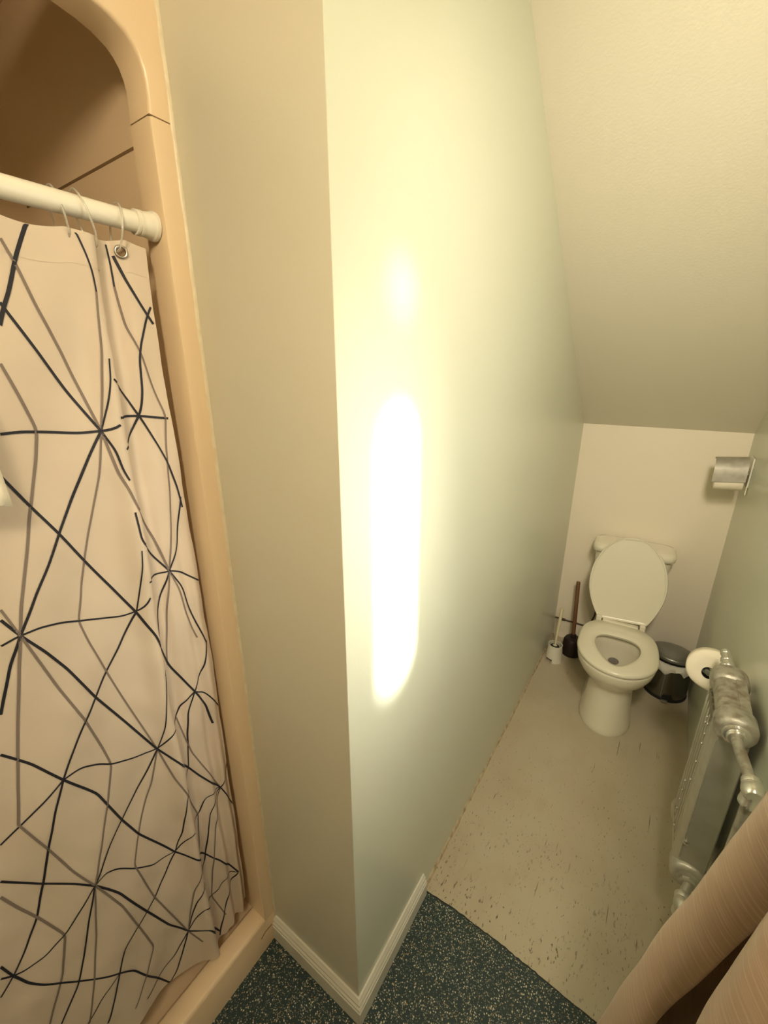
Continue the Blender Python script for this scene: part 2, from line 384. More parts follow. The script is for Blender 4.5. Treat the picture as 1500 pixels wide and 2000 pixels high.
# curb with sloped inner side
cb = MB(); cp = [(xf + .004, 0.0), (xf + .004, .118), (xf + .001, .126), (xf - .006, .130), (xi + .006, .130), (xi - .001, .126), (xi - .03, .055), (xi - .05, .035), (xi - .05, 0)]
cb.loft([[(x, YS0, z) for x, z in cp], [(x, -.002, z) for x, z in cp]]); sp(cb, 'curb', M['shower'], smooth=40)
# tray
ty = MB(); ty.box(-1.15, xi - .04, YS0, -.002, 0.0, .03); sp(ty, 'shower_tray', M['shower'], smooth=None)
# inner shell: lower and upper wall panels with the joint between them
yw = -.012
def shell(z0, z1, name):
    s_ = MB(); pts = [(xi, yw)] + [(-.95 - .19 * math.sin(math.radians(a)), yw - .14 + .14 * math.cos(math.radians(a))) for a in range(0, 91, 15)] + \
        [(-.95 - .19 * math.cos(math.radians(a)), -.92 - yw + .14 - .14 * math.sin(math.radians(a))) for a in range(0, 91, 15)] + [(xi, -.92 - yw)]
    s_.loft([[(x, y, z0) for x, y in pts], [(x, y, z1) for x, y in pts]], False, False, closed=False)
    return sp(s_, name, M['shower'], smooth=50)
shell(.02, 2.1302, 'lower_wall_panel'); shell(2.1298, 2.47, 'upper_wall_panel')
js = MB(); js.box(-.96, xi, yw - .0006, yw + .001, 2.1275, 2.1325); sp(js, 'panel_joint', M['joint'], smooth=None)
tp = MB(); tp.box(-1.16, xi + .03, YS0, -.002, 2.47, 2.48); sp(tp, 'stall_roof', M['shower'], smooth=None)
# caulk bead between stall and wall
mb = MB(); rr = []
random.seed(5)
for i in range(90):
    z = .0 + 2.44 * i / 89; q = random.uniform(-.001, .001)
    rr.append([(xo - .003, -.007 + q, z), (xo + .0015, -.005 + q, z), (xo + .003, -.001, z), (xo + .003 + q * .6, .0025, z), (xo - .003, .0025, z)])
mb.loft(rr); struct(mb, 'trim_3', M['caulk'], 'uneven caulk bead between shower stall and wall', smooth=50)
# two scuffs on the curb
mb = MB(); mb.tube([(xo + .0008, -.02, .075), (xo + .0008, -.045, .078), (xo + .0008, -.062, .070)], .0012, 6); sp(mb, 'scuff', M['joint'])

# ------------------------------------------------------------------ curtain rod, rings, shower curtain
def ZR(y): return 1.988
rod = thing('curtain_rod', 'white tension rod with a ribbed end cap across the shower opening', 'curtain rod', (-.365, -.05, 1.988))
r1 = MB(); r1.lathe([(.0155, 0), (.0155, .80)], (0, -.025, 0), (0, -1, 0), 32); r1.build('tube', M['rod'], rod)
def endcap(y0, dr):
    e_ = MB(); e_.lathe([(.0175, -.036), (.0192, -.0355), (.0192, -.0325), (.0178, -.032), (.0178, -.0295), (.0196, -.029), (.0196, -.025), (.0186, -.0245), (.0212, -.009), (.0232, -.007), (.0232, -.001), (.0215, 0)], (0, y0, 0), (0, dr, 0), 36)
    e_.build('end_cap', M['rod'], rod)
endcap(.0075, 1); endcap(-.828, -1)

from mathutils import noise as mnoise
def surf(y, z):
    h = (1.955 - z) / 1.85; h = max(0, min(1, h))
    x = -.362 - .046 * h
    yf = -.150 - .018 * min(1, h * 2.2)
    d = y - yf
    st_ = 1 / (1 + math.exp(-d / .0035))
    x += .021 * (.6 + .4 * h) * (math.exp(-((d + .012) / .02) ** 2) if d < 0 else math.exp(-((.012) / .02) ** 2) * (1 - st_) * 2 * .5 + 0) * 1.0
    x -= .019 * (.8 + .2 * h) * math.exp(-((d - .02) / .016) ** 2)
    x += .010 * h * math.sin((y + .04) * 170) * max(0, min(1, (y + .125) / .04))
    x += .012 * (.3 + .7 * h) * math.sin((y + .17) * 26 + 1.2 * h) * (1 if y < yf else max(0, 1 - d / .03))
    x += .003 * math.sin(y * 31 + z * 9) + .002 * math.sin(z * 23 - y * 40)
    x += .006 * mnoise.noise(Vector((y * 9, z * 2.2, 0))) + .0022 * mnoise.noise(Vector((y * 24 + z * 9, z * 14, 3)))
    return x
def lerp_list(tab, t):
    if t >= tab[0][0]: return tab[0][1]
    for (a, va), (c, vc) in zip(tab, tab[1:]):
        if t >= c: return va + (vc - va) * (t - a) / (c - a)
    return tab[-1][1]
RIGHT = [(1.956, -.0667), (1.858, -.0726), (1.679, -.0682), (1.369, -.0552), (1.062, -.050), (.5, -.046), (.09, -.046)]
def right_edge(z): return lerp_list(RIGHT, z)
BOT = [(-.04, .165), (-.071, .145), (-.145, .122), (-.287, .170), (-.355, .205), (-.86, .20)]
def bottom(y): return lerp_list(BOT, y)
def cpt(s, t):          # s 0..1 across from the right edge, t 0..1 down
    z = 1.956 - (1.956) * t
    y0 = right_edge(1.956 - 1.87 * t)
    y = y0 - s * (.86 + y0)
    zb = bottom(y); zt_ = 1.956 - .006 * abs(math.sin((y + .10) * 36))
    z = zt_ + (zb - zt_) * t
    return (surf(y, z), y, z)
mb = MB(); NS, NT = 240, 240
vs = []; fs = []
for j in range(NT + 1):
    for i in range(NS + 1):
        s = (i / NS) ** 1.25; vs.append(cpt(s, j / NT))
for j in range(NT):
    for i in range(NS):
        a = j * (NS + 1) + i; fs.append((a, a + 1, a + NS + 2, a + NS + 1))
mb.add(vs, fs, 0)
cur = thing('shower_curtain', 'white shower curtain printed with crossing black and grey lines', 'shower curtain', (-.365, -.10, .09))
co = Vector((.365, .10, -.09))
PAT_LINES = [
    ('B',0.0051,[(-0.2297,1.958),(-0.2559,1.9047),(-0.2785,1.8495),(-0.2858,1.8356),(-0.2952,1.8117)]),
    ('B',0.0042,[(-0.2883,1.8418),(-0.2858,1.8356),(-0.2643,1.7897),(-0.2302,1.7187),(-0.1952,1.6523)]),
    ('B',0.0042,[(-0.3282,1.6627),(-0.3029,1.6633),(-0.2634,1.6578),(-0.2294,1.6524),(-0.1952,1.6523),(-0.1762,1.6545),(-0.1674,1.6607)]),
    ('B',0.0025,[(-0.1952,1.6523),(-0.1793,1.696),(-0.1679,1.7375),(-0.1635,1.7701)]),
    ('B',0.0042,[(-0.1952,1.6523),(-0.218,1.6173),(-0.2404,1.5766),(-0.2636,1.5319),(-0.2878,1.4886),(-0.3113,1.447),(-0.3414,1.4053),(-0.3757,1.3463),(-0.398,1.2988),(-0.4129,1.2568),(-0.4261,1.2189)]),
    ('B',0.0034,[(-0.1952,1.6523),(-0.1818,1.6174),(-0.1768,1.5798),(-0.17,1.5615)]),
    ('B',0.0042,[(-0.3419,1.6024),(-0.3331,1.5843),(-0.3147,1.546),(-0.2872,1.4912),(-0.2583,1.4277),(-0.2284,1.3629),(-0.1972,1.2937),(-0.1864,1.2607),(-0.1737,1.227),(-0.1661,1.1943),(-0.1451,1.1205),(-0.1268,1.0769),(-0.1066,1.0292),(-0.0835,0.9696),(-0.0736,0.9034)]),
    ('B',0.0034,[(-0.3757,1.3463),(-0.3504,1.347),(-0.3212,1.3367),(-0.29,1.3198),(-0.2528,1.305),(-0.2183,1.2927),(-0.1972,1.2937),(-0.1831,1.3047),(-0.1735,1.32)]),
    ('B',0.0021,[(-0.1972,1.2937),(-0.187,1.3444),(-0.1792,1.3879),(-0.1748,1.4247)]),
    ('B',0.0038,[(-0.1972,1.2937),(-0.2194,1.2547),(-0.2459,1.2165),(-0.2721,1.1872),(-0.2963,1.1552),(-0.3237,1.119),(-0.348,1.0846),(-0.3786,1.0316),(-0.4012,0.9796),(-0.4249,0.91),(-0.4465,0.8298),(-0.4709,0.7514),(-0.499,0.7019),(-0.5266,0.6715),(-0.5503,0.6567)]),
    ('B',0.0042,[(-0.3913,1.382),(-0.3757,1.3463),(-0.3521,1.3014),(-0.3278,1.2462),(-0.2963,1.1552),(-0.2559,1.0572),(-0.2097,0.9424),(-0.1799,0.8876),(-0.1254,0.7724),(-0.0775,0.6828)]),
    ('B',0.0042,[(-0.4419,1.1465),(-0.4109,1.0987),(-0.3786,1.0316),(-0.3338,0.9389),(-0.3024,0.8171),(-0.2799,0.7456),(-0.2165,0.6051),(-0.1899,0.569),(-0.1125,0.4405),(-0.081,0.3674),(-0.0683,0.3357)]),
    ('B',0.0034,[(-0.3786,1.0316),(-0.3495,1.0291),(-0.3199,1.0052),(-0.2978,0.9812),(-0.2555,0.9573),(-0.2097,0.9424),(-0.182,0.9706),(-0.147,0.9815),(-0.1367,1.006),(-0.1066,1.0292)]),
    ('B',0.0038,[(-0.2097,0.9424),(-0.2392,0.8938),(-0.2701,0.8529),(-0.3044,0.82),(-0.338,0.7971),(-0.3816,0.7354)]),
    ('B',0.0034,[(-0.4795,0.9683),(-0.4329,0.9994),(-0.3786,1.0316)]),
    ('B',0.0042,[(-0.4955,0.894),(-0.451,0.826),(-0.4064,0.7749),(-0.3816,0.7354),(-0.3447,0.6488),(-0.3048,0.5133),(-0.2648,0.3909),(-0.2271,0.3035),(-0.2037,0.2791),(-0.1845,0.2738),(-0.1409,0.1466)]),
    ('B',0.003,[(-0.3816,0.7354),(-0.4052,0.7101),(-0.4453,0.6625),(-0.479,0.6462),(-0.51,0.6539),(-0.5266,0.6715),(-0.541,0.6977)]),
    ('B',0.0034,[(-0.3757,1.3463),(-0.3904,1.344),(-0.4004,1.3392)]),
    ('B',0.0038,[(-0.5266,0.6715),(-0.5137,0.6206),(-0.4971,0.5832),(-0.4532,0.5105),(-0.3861,0.4261),(-0.3593,0.3784),(-0.3252,0.275),(-0.2913,0.1683),(-0.271,0.191),(-0.2271,0.3035)]),
    ('B',0.0034,[(-0.3816,0.7354),(-0.4075,0.6503),(-0.432,0.5596),(-0.4523,0.5016),(-0.4962,0.4277)]),
    ('B',0.0038,[(-0.2165,0.6051),(-0.2494,0.5551),(-0.2827,0.5194),(-0.3287,0.4952),(-0.3632,0.4835),(-0.3861,0.4261),(-0.4074,0.366),(-0.4318,0.3082)]),
    ('B',0.0025,[(-0.3861,0.4261),(-0.4272,0.4066),(-0.4614,0.3669)]),
    ('B',0.0034,[(-0.5353,0.7223),(-0.5266,0.6715)]),
    ('B',0.003,[(-0.3816,0.7354),(-0.3606,0.7423),(-0.3366,0.715),(-0.3068,0.6698),(-0.2648,0.6185),(-0.2165,0.6051),(-0.1871,0.6426),(-0.1419,0.6487),(-0.125,0.6941),(-0.0775,0.6828)]),
    ('B',0.0025,[(-0.2165,0.6051),(-0.1972,0.6638),(-0.1783,0.7705),(-0.1438,0.8093),(-0.1364,0.8892)]),
    ('B',0.0021,[(-0.2097,0.9424),(-0.1904,0.9972),(-0.1801,1.0563),(-0.1634,1.1538)]),
    ('B',0.0034,[(-0.2271,0.3035),(-0.2682,0.2564),(-0.3315,0.2376),(-0.3519,0.245)]),
    ('B',0.003,[(-0.2271,0.3035),(-0.1852,0.3595),(-0.1433,0.3079),(-0.1061,0.3539),(-0.0683,0.3357)]),
    ('B',0.0034,[(-0.0683,0.3357),(-0.1057,0.2692),(-0.1317,0.1797),(-0.1431,0.1305)]),
    ('B',0.003,[(-0.0775,0.6828),(-0.1188,0.6307),(-0.1438,0.4639),(-0.1953,0.3951),(-0.2271,0.3035)]),
    ('B',0.003,[(-0.0775,0.6828),(-0.0513,0.7209),(-0.0447,0.7539)]),
    ('B',0.003,[(-0.0775,0.6828),(-0.0454,0.5794)]),
    ('B',0.0042,[(-0.1649,1.6727),(-0.1214,1.6712),(-0.0732,1.6629)]),
    ('B',0.0034,[(-0.1629,1.7374),(-0.1358,1.7058),(-0.1214,1.6712),(-0.1073,1.634),(-0.0862,1.581),(-0.0742,1.5259),(-0.0693,1.4801)]),
    ('B',0.0034,[(-0.0771,1.8573),(-0.0869,1.8399),(-0.1027,1.7971),(-0.1085,1.7714),(-0.111,1.7186),(-0.1161,1.6868),(-0.1214,1.6712),(-0.1369,1.6412),(-0.1638,1.6167)]),
    ('B',0.0042,[(-0.1203,1.9305),(-0.1096,1.8936),(-0.0959,1.8635),(-0.077,1.8299)]),
    ('B',0.0034,[(-0.1724,1.5013),(-0.1714,1.4447),(-0.1385,1.3884),(-0.1168,1.3509)]),
    ('B',0.003,[(-0.1168,1.3509),(-0.0901,1.405),(-0.0784,1.4594),(-0.0698,1.5028)]),
    ('B',0.0034,[(-0.1168,1.3509),(-0.0976,1.3435),(-0.077,1.3224),(-0.0551,1.3016)]),
    ('B',0.0034,[(-0.1168,1.3509),(-0.1387,1.3507),(-0.1708,1.3539)]),
    ('B',0.003,[(-0.1168,1.3509),(-0.1389,1.3024),(-0.1564,1.2511),(-0.1661,1.1943)]),
    ('B',0.003,[(-0.1168,1.3509),(-0.0988,1.3078),(-0.092,1.2658),(-0.0762,1.197),(-0.0618,1.1404)]),
    ('B',0.003,[(-0.0601,1.146),(-0.0762,1.0836),(-0.1066,1.0292)]),
    ('B',0.003,[(-0.1066,1.0292),(-0.081,1.0058),(-0.0596,0.9619),(-0.041,0.9216)]),
    ('B',0.003,[(-0.1066,1.0292),(-0.1268,0.9801),(-0.1351,0.9212),(-0.1364,0.8892)]),
    ('B',0.0025,[(-0.1772,1.9531),(-0.1703,1.9256),(-0.165,1.8985),(-0.1639,1.87)]),
    ('B',0.0025,[(-0.1272,1.9457),(-0.1251,1.9226),(-0.1247,1.8849)]),
    ('G',0.0042,[(-0.269,1.9237),(-0.2584,1.8947),(-0.2466,1.8399),(-0.2256,1.7767),(-0.2094,1.7138),(-0.1952,1.6523),(-0.1842,1.576),(-0.1744,1.546),(-0.1667,1.5146),(-0.1365,1.4368),(-0.1168,1.3509)]),
    ('G',0.003,[(-0.1639,1.87),(-0.172,1.778),(-0.1847,1.7046),(-0.1952,1.6523),(-0.2114,1.5755),(-0.2316,1.5137),(-0.2541,1.4413),(-0.2726,1.3775),(-0.29,1.3198),(-0.2832,1.2712),(-0.269,1.2032),(-0.247,1.103),(-0.2097,0.9424)]),
    ('G',0.0042,[(-0.3067,1.7605),(-0.2934,1.7102),(-0.2816,1.6631),(-0.2923,1.6161),(-0.3147,1.546),(-0.3423,1.4604),(-0.3635,1.3973),(-0.3757,1.3463),(-0.3939,1.2651),(-0.4184,1.1513),(-0.4515,0.9917)]),
    ('G',0.0038,[(-0.3757,1.3463),(-0.3623,1.2868),(-0.3462,1.2143),(-0.3227,1.1245),(-0.3049,1.0325),(-0.2978,0.9812),(-0.3181,0.9062),(-0.3485,0.829),(-0.3816,0.7354)]),
    ('G',0.0038,[(-0.4515,0.9917),(-0.4291,0.9078),(-0.4069,0.8146),(-0.3816,0.7354),(-0.3471,0.6092),(-0.3211,0.4584),(-0.3084,0.3788),(-0.3418,0.3109),(-0.3794,0.267)]),
    ('G',0.0042,[(-0.5025,0.8624),(-0.4862,0.7995),(-0.4673,0.7385),(-0.4453,0.6625),(-0.4678,0.5671),(-0.5107,0.461)]),
    ('G',0.0034,[(-0.3816,0.7354),(-0.4037,0.5887),(-0.4306,0.4684),(-0.4593,0.3632)]),
    ('G',0.0034,[(-0.2097,0.9424),(-0.234,0.8573),(-0.2681,0.7771),(-0.3038,0.6769),(-0.2813,0.5267),(-0.2271,0.3035),(-0.2032,0.2331)]),
    ('G',0.0034,[(-0.2097,0.9424),(-0.194,0.8483),(-0.1619,0.7345),(-0.143,0.6497),(-0.1518,0.5406),(-0.1958,0.437),(-0.2271,0.3035)]),
    ('G',0.003,[(-0.1168,1.3509),(-0.1335,1.264),(-0.1493,1.1379)]),
    ('G',0.003,[(-0.1168,1.3509),(-0.1055,1.3047),(-0.0982,1.2373),(-0.0794,1.1631)]),
    ('G',0.003,[(-0.1247,1.8849),(-0.1197,1.8215),(-0.1051,1.78),(-0.0936,1.7272),(-0.0764,1.67),(-0.0836,1.6113),(-0.0889,1.5288),(-0.0961,1.4651),(-0.1168,1.3509)]),
    ('G',0.003,[(-0.151,0.978),(-0.1321,0.8535),(-0.0775,0.6828)]),
    ('G',0.003,[(-0.0775,0.6828),(-0.1078,0.5797),(-0.133,0.4152),(-0.1433,0.3079),(-0.1193,0.2009)]),
    ('G',0.0034,[(-0.3877,1.3988),(-0.3757,1.3463)]),
]
def left_of_frame(z): return -.27 - .31 * (1.96 - z) / 1.33
def ribbon(mb, pts, wd, mi):
    P = []
    for (y0, z0), (y1, z1) in zip(pts, pts[1:]):
        k = max(1, int(math.hypot(y1 - y0, z1 - z0) / .006))
        for q in range(k): P.append((y0 + (y1 - y0) * q / k, z0 + (z1 - z0) * q / k))
    P.append(pts[-1])
    # soften the corners
    for _ in range(3):
        P = [P[0]] + [((a[0] + 2 * b[0] + c[0]) / 4, (a[1] + 2 * b[1] + c[1]) / 4) for a, b, c in zip(P, P[1:], P[2:])] + [P[-1]]
    L = []
    for i, (y, z) in enumerate(P):
        a = P[max(i - 1, 0)]; c = P[min(i + 1, len(P) - 1)]; ty, tz = c[0] - a[0], c[1] - a[1]; l = math.hypot(ty, tz) or 1
        ny, nz = -tz / l, ty / l; row = []
        for s in (-.5, 0, .5):
            yy, zz = y + ny * wd * s, z + nz * wd * s
            zz = max(zz, bottom(yy) + .001); zz = min(zz, 1.949)
            yy = min(yy, right_edge(zz) - .0005)
            row.append((surf(yy, zz) + .0013, yy, zz))
        L.append(row)
    v = [p for r in L for p in r]; f = []
    for i in range(len(L) - 1):
        for k in range(2): f.append((i * 3 + k, i * 3 + k + 1, i * 3 + k + 4, i * 3 + k + 3))
    mb.add(v, f, mi)
for kind, wd, pts in PAT_LINES:
    ribbon(mb, pts, wd, 1 if kind == 'B' else 2)
for kind, wd, pts in PAT_LINES:        # the print goes on along the rest of the curtain
    q = [(y - .40, z) for y, z in pts]
    seg = [p for p in q if p[0] < left_of_frame(p[1]) and p[0] > -.84]
    if len(seg) > 1: ribbon(mb, seg, wd * 1.1, 1 if kind == 'B' else 2)
cb_ = mb.build('fabric', [M['curtain'], M['line_black'], M['line_grey']], cur, smooth=80); cb_.location = co
# double hem across the top
hm = MB(); vs = []; fs = []
for i in range(NS + 1):
    s = (i / NS) ** 1.25
    for t in (.001, .026):
        x, y, z = cpt(s, t); vs.append((x + .0006, y, z))
for i in range(NS): fs.append((i * 2, i * 2 + 2, i * 2 + 3, i * 2 + 1))
hm.add(vs, fs); h_ = hm.build('top_hem', M['curtain'], cur, smooth=80); h_.location = co
GY = [-.110, -.38, -.50, -.62, -.74]
def ringmesh(R, r, n=40, k=10, squash=1.0):
    mb = MB(); rs = []
    for i in range(n + 1):
        a = 2 * math.pi * i / n
        rs.append([((R + r * math.cos(b)) * math.cos(a), r * math.sin(b), (R + r * math.cos(b)) * math.sin(a) * squash) for b in [2 * math.pi * j / k for j in range(k)]])
    mb.loft(rs, False, False); return mb
def torus(R, r, o, q, name, m, parent, arcdeg=360):
    mb = MB(); rs = []; nn = 32
    for i in range(nn + 1):
        a = math.radians(arcdeg) * i / nn
        rs.append([tuple(Vector(o) + q @ Vector(((R + r * math.cos(b)) * math.cos(a), (R + r * math.cos(b)) * math.sin(a), r * math.sin(b)))) for b in [2 * math.pi * j / 10 for j in range(10)]])
    mb.loft(rs, arcdeg < 360, arcdeg < 360); return mb.build(name, m, parent, smooth=60)
for i, gy in enumerate(GY):
    gz = 1.937; gx = surf(gy, gz) + .0025
    dx = (surf(gy + .006, gz) - surf(gy - .006, gz)) / .012
    q = Vector((1, -dx, 0)).normalized().to_track_quat('Z', 'Y')
    g = torus(.0082, .0022, Vector((gx, gy, gz)) + co, q, 'grommet', M['grommet'], cur)
    eye = MB(); eye.lathe([(.0065, -.0004), (.0065, .0004)], Vector((gx - .0006, gy, gz)) + co, q @ Vector((0, 0, 1)), 20); eye.build('grommet_hole', M['joint'], g, smooth=None)
labs = ['clear plastic curtain ring nearest the end of the rod', 'clear plastic curtain ring second from the end of the rod', 'clear plastic curtain ring third from the end of the rod']
for i, gy in enumerate((-.110, -.158, -.188)):
    # oval loop round the rod and through the grommet, slightly twisted
    mb = MB(); top = 1.988 + .021; bot = 1.936; cz = (top + bot) / 2; hz = (top - bot) / 2; pts = []
    tw = (.012, -.018, -.010)[i]
    for k in range(41):
        a = 2 * math.pi * k / 40
        pts.append(((-.363, -.361, -.372)[i] + .0205 * math.cos(a), gy + tw * math.sin(a) * .5, cz + hz * math.sin(a)))
    mb.tube(pts, .0016, 8, caps=False)
    rg = mb.build('curtain_ring', M['clear'], None, smooth=60); tag(rg, labs[i], 'curtain ring', 'clear rings on the curtain rod')

# ------------------------------------------------------------------ toilet
def egg(t, cy, fr, bk, hw, z, p=2.0):
    # front half is an ellipse, back half a squarer superellipse; front points to -y
    c, s = math.cos(t), math.sin(t)
    if s < 0: return (hw * c, cy + (cy - fr) * s, z)
    e = 2.0 / p
    return (hw * (abs(c) ** e) * (1 if c >= 0 else -1), cy + (bk - cy) * (abs(s) ** e), z)
TN = 56
def ering(cy, fr, bk, hw, z, p=2.6): return [egg(2 * math.pi * k / TN, cy, fr, bk, hw, z, p) for k in range(TN)]
toi = thing('toilet', 'cream toilet with its lid up against the tank', 'toilet', (.390, 1.9, -.004), math.radians(3.5))
def T(y): return y - 1.9
bw = MB(); rs = [
    ering(T(1.62), T(1.468), T(2.06), .120, 0, 3.0), ering(T(1.62), T(1.464), T(2.06), .123, .010, 3.0), ering(T(1.62), T(1.470), T(2.06), .119, .03, 3.0),
    ering(T(1.62), T(1.484), T(2.05), .109, .12, 3.0), ering(T(1.62), T(1.498), T(2.04), .103, .20, 3.0), ering(T(1.62), T(1.500), T(2.03), .104, .235, 3.0),
    ering(T(1.62), T(1.492), T(2.02), .112, .26, 3.0), ering(T(1.62), T(1.468), T(2.00), .134, .288, 2.9), ering(T(1.62), T(1.440), T(1.98), .158, .318, 2.8),
    ering(T(1.62), T(1.424), T(1.97), .173, .350, 2.8), ering(T(1.62), T(1.419), T(1.965), .178, .378, 2.8), ering(T(1.62), T(1.421), T(1.96), .177, .390, 2.8), ering(T(1.62), T(1.428), T(1.955), .172, .394, 2.8),
    ering(T(1.63), T(1.472), T(1.80), .128, .394, 2.3), ering(T(1.63), T(1.478), T(1.79), .122, .385, 2.3), ering(T(1.64), T(1.480), T(1.79), .120, .33, 2.3),
    ering(T(1.66), T(1.50), T(1.785), .108, .27, 2.2), ering(T(1.67), T(1.54), T(1.775), .085, .22, 2.1), ering(T(1.675), T(1.58), T(1.765), .06, .185, 2.0), ering(T(1.68), T(1.62), T(1.74), .038, .150, 2.0), ering(T(1.68), T(1.64), T(1.72), .03, .12, 2.0)]
bw.loft(rs); bowl = bw.build('bowl', M['porcelain'], toi, smooth=60)
wt = MB(); wt.loft([ering(T(1.675), T(1.585), T(1.762), .058, .180, 2.0), ering(T(1.675), T(1.586), T(1.761), .057, .182, 2.0)]); wt.build('bowl_water', M['water'], bowl)
wt = MB(); qn = Vector((0, -.86, .5)).normalized().to_track_quat('Z', 'X'); rr2 = []
for h in (0, .004):
    rr2.append([tuple(Vector((0, T(1.772), .247)) + qn @ Vector((.016 * math.cos(2 * math.pi * k / 24), .026 * math.sin(2 * math.pi * k / 24), h))) for k in range(24)])
wt.loft(rr2); wt.build('outlet', M['outlet_dark'], bowl)
# tank
def rrect(hx, y0, y1, r, z, n=6):
    pts = []
    for cx, cy, a0 in ((hx - r, y1 - r, 0), (-hx + r, y1 - r, 90), (-hx + r, y0 + r, 180), (hx - r, y0 + r, 270)):
        for k in range(n + 1):
            a = math.radians(a0 + 90 * k / n); pts.append((cx + r * math.cos(a), cy + r * math.sin(a), z))
    return pts
tk = MB(); tk.loft([rrect(.150, T(2.05), T(2.195), .03, .385), rrect(.165, T(2.04), T(2.2), .035, .42), rrect(.178, T(2.03), T(2.2), .04, .60), rrect(.186, T(2.025), T(2.2), .04, .765)]); tk.build('tank', M['porcelain'], toi, smooth=50)
tl = MB(); tl.loft([rrect(.190, T(2.022), T(2.205), .045, .762), rrect(.201, T(2.012), T(2.21), .05, .768), rrect(.204, T(2.008), T(2.212), .052, .785), rrect(.202, T(2.010), T(2.21), .052, .80), rrect(.194, T(2.017), T(2.205), .048, .808), rrect(.17, T(2.04), T(2.19), .035, .811)]); tl.build('tank_lid', M['porcelain'], toi, smooth=50)
br = MB(); br.box(-.12, .12, T(1.93), T(2.12), .30, .392); br.build('tank_shelf', M['porcelain'], toi, smooth=None, bevel=.02, seg=4)
# seat ring
def seat_outer(t, o=0):
    return egg(t, T(1.625), T(1.412) + o, T(1.885) - o, .184 - o, 0, 3.2)
def seat_inner(t, o=0):
    c, s = math.cos(t), math.sin(t)
    if s < 0:
        return ((.104 + o) * c * (1 - .34 * (-s) ** 1.3), T(1.655) + (.168 + o) * s, 0)
    e = 2 / 2.8
    return ((.104 + o) * abs(c) ** e * (1 if c >= 0 else -1), T(1.655) + (.098 + o) * abs(s) ** e, 0)
se = MB(); rings = []
for k in range(TN * 2):
    t = 2 * math.pi * k / (TN * 2)
    def P(fn, o, z): x, y, _ = fn(t, o); return (x, y, z)
    rings.append([P(seat_outer, .003, .398), P(seat_outer, 0, .404), P(seat_outer, .001, .413), P(seat_outer, .008, .4195), P(seat_inner, .03, .4205), P(seat_inner, .006, .417), P(seat_inner, 0, .410), P(seat_inner, .003, .399)])
rings.append(rings[0]); se.loft(rings, False, False); se.build('seat', M['seat'], toi, smooth=50)
# back strip of the seat between the hinges
bs = MB(); bs.box(-.088, .088, T(1.868), T(1.905), .400, .424); bs.build('seat_back_strip', M['seat'], toi, smooth=None, bevel=.006, seg=3)
# lid, built flat and tipped back
ld = MB(); hw0, L_ = .118, .475
def lidw(s):
    if s > .45: return .187 * math.sqrt(max(0, 1 - ((s - .45) / .55) ** 2.05))
    return hw0 + (.187 - hw0) * math.sin(math.pi / 2 * (s / .45)) ** .9
ss = [0, .03, .08, .15, .22, .3, .38, .45, .53, .62, .7, .77, .83, .88, .92, .95, .975, .99, .997]
def outl(off):
    R_ = [(lidw(s) - off, s * L_ * 1.0) for s in ss]; R_ = [(max(x, .001), y if y < L_ - off else L_ - off) for x, y in R_] + [(0.0, L_ - off)]
    R_[0] = (R_[0][0], off)
    return R_ + [(-x, y) for x, y in reversed(R_[:-1])]
def lidr(off, h): return [(x, y, h) for x, y in outl(off)]
# local: x across, y along the lid, z through it (towards the room = +z)
lrings = [lidr(.004, 0), lidr(0, .003), lidr(0, .012), lidr(.003, .016), lidr(.008, .016), lidr(.012, .0125), lidr(.02, .0118)]
tilt = math.radians(79); roll = math.radians(4)
def lidT(p):
    x, y, h = p; x, y = x * math.cos(roll) - y * math.sin(roll) * .6, y * math.cos(roll) + x * math.sin(roll)
    y2 = math.cos(tilt) * y - math.sin(tilt) * -h * 0; z2 = math.sin(tilt) * y
    ny, nz = -math.sin(tilt), math.cos(tilt)
    return (x + .006, T(1.905) + math.cos(tilt) * y + ny * h, .424 + z2 + nz * h)
ld.loft([[lidT(p) for p in r] for r in lrings]); ld.build('lid', M['seat'], toi, smooth=40)
for s in (-1, 1):
    hg = MB(); hg.box(s * .107 - .014, s * .107 + .014, T(1.872), T(1.915), .398, .440); hg.build('hinge', M['seat'], toi, smooth=None, bevel=.006, seg=3)

# water pipe low on the back wall
mb = MB(); mb.tube([(.0, D - .012, .142), (.10, D - .012, .142), (.20, D - .012, .142)], .0045, 10); mb.tube([(.195, D - .012, .142), (.215, D - .014, .16), (.235, D - .025, .24), (.245, D - .06, .37), (.25, D - .075, .384)], .0045, 10)
mb.lathe([(.008, 0), (.008, .02)], (.045, D - .012, .142), (1, 0, 0), 12)
tag(mb.build('water_pipe', M['pipe'], None, smooth=60), 'thin dark water pipe low on the back wall left of the toilet', 'pipe')

# ------------------------------------------------------------------ brush, plunger, bin
bh = thing('brush_holder', 'small white plastic brush pot with a notched base', 'brush holder', (.069, 1.953, -.004))
mb = MB(); NN = 48; rings = []
def hr(z): return .052 - .09 * z
R_in = lambda z: hr(z) - .004
prof = [(0.0, 0), (.028, 0), (.112, 0)]
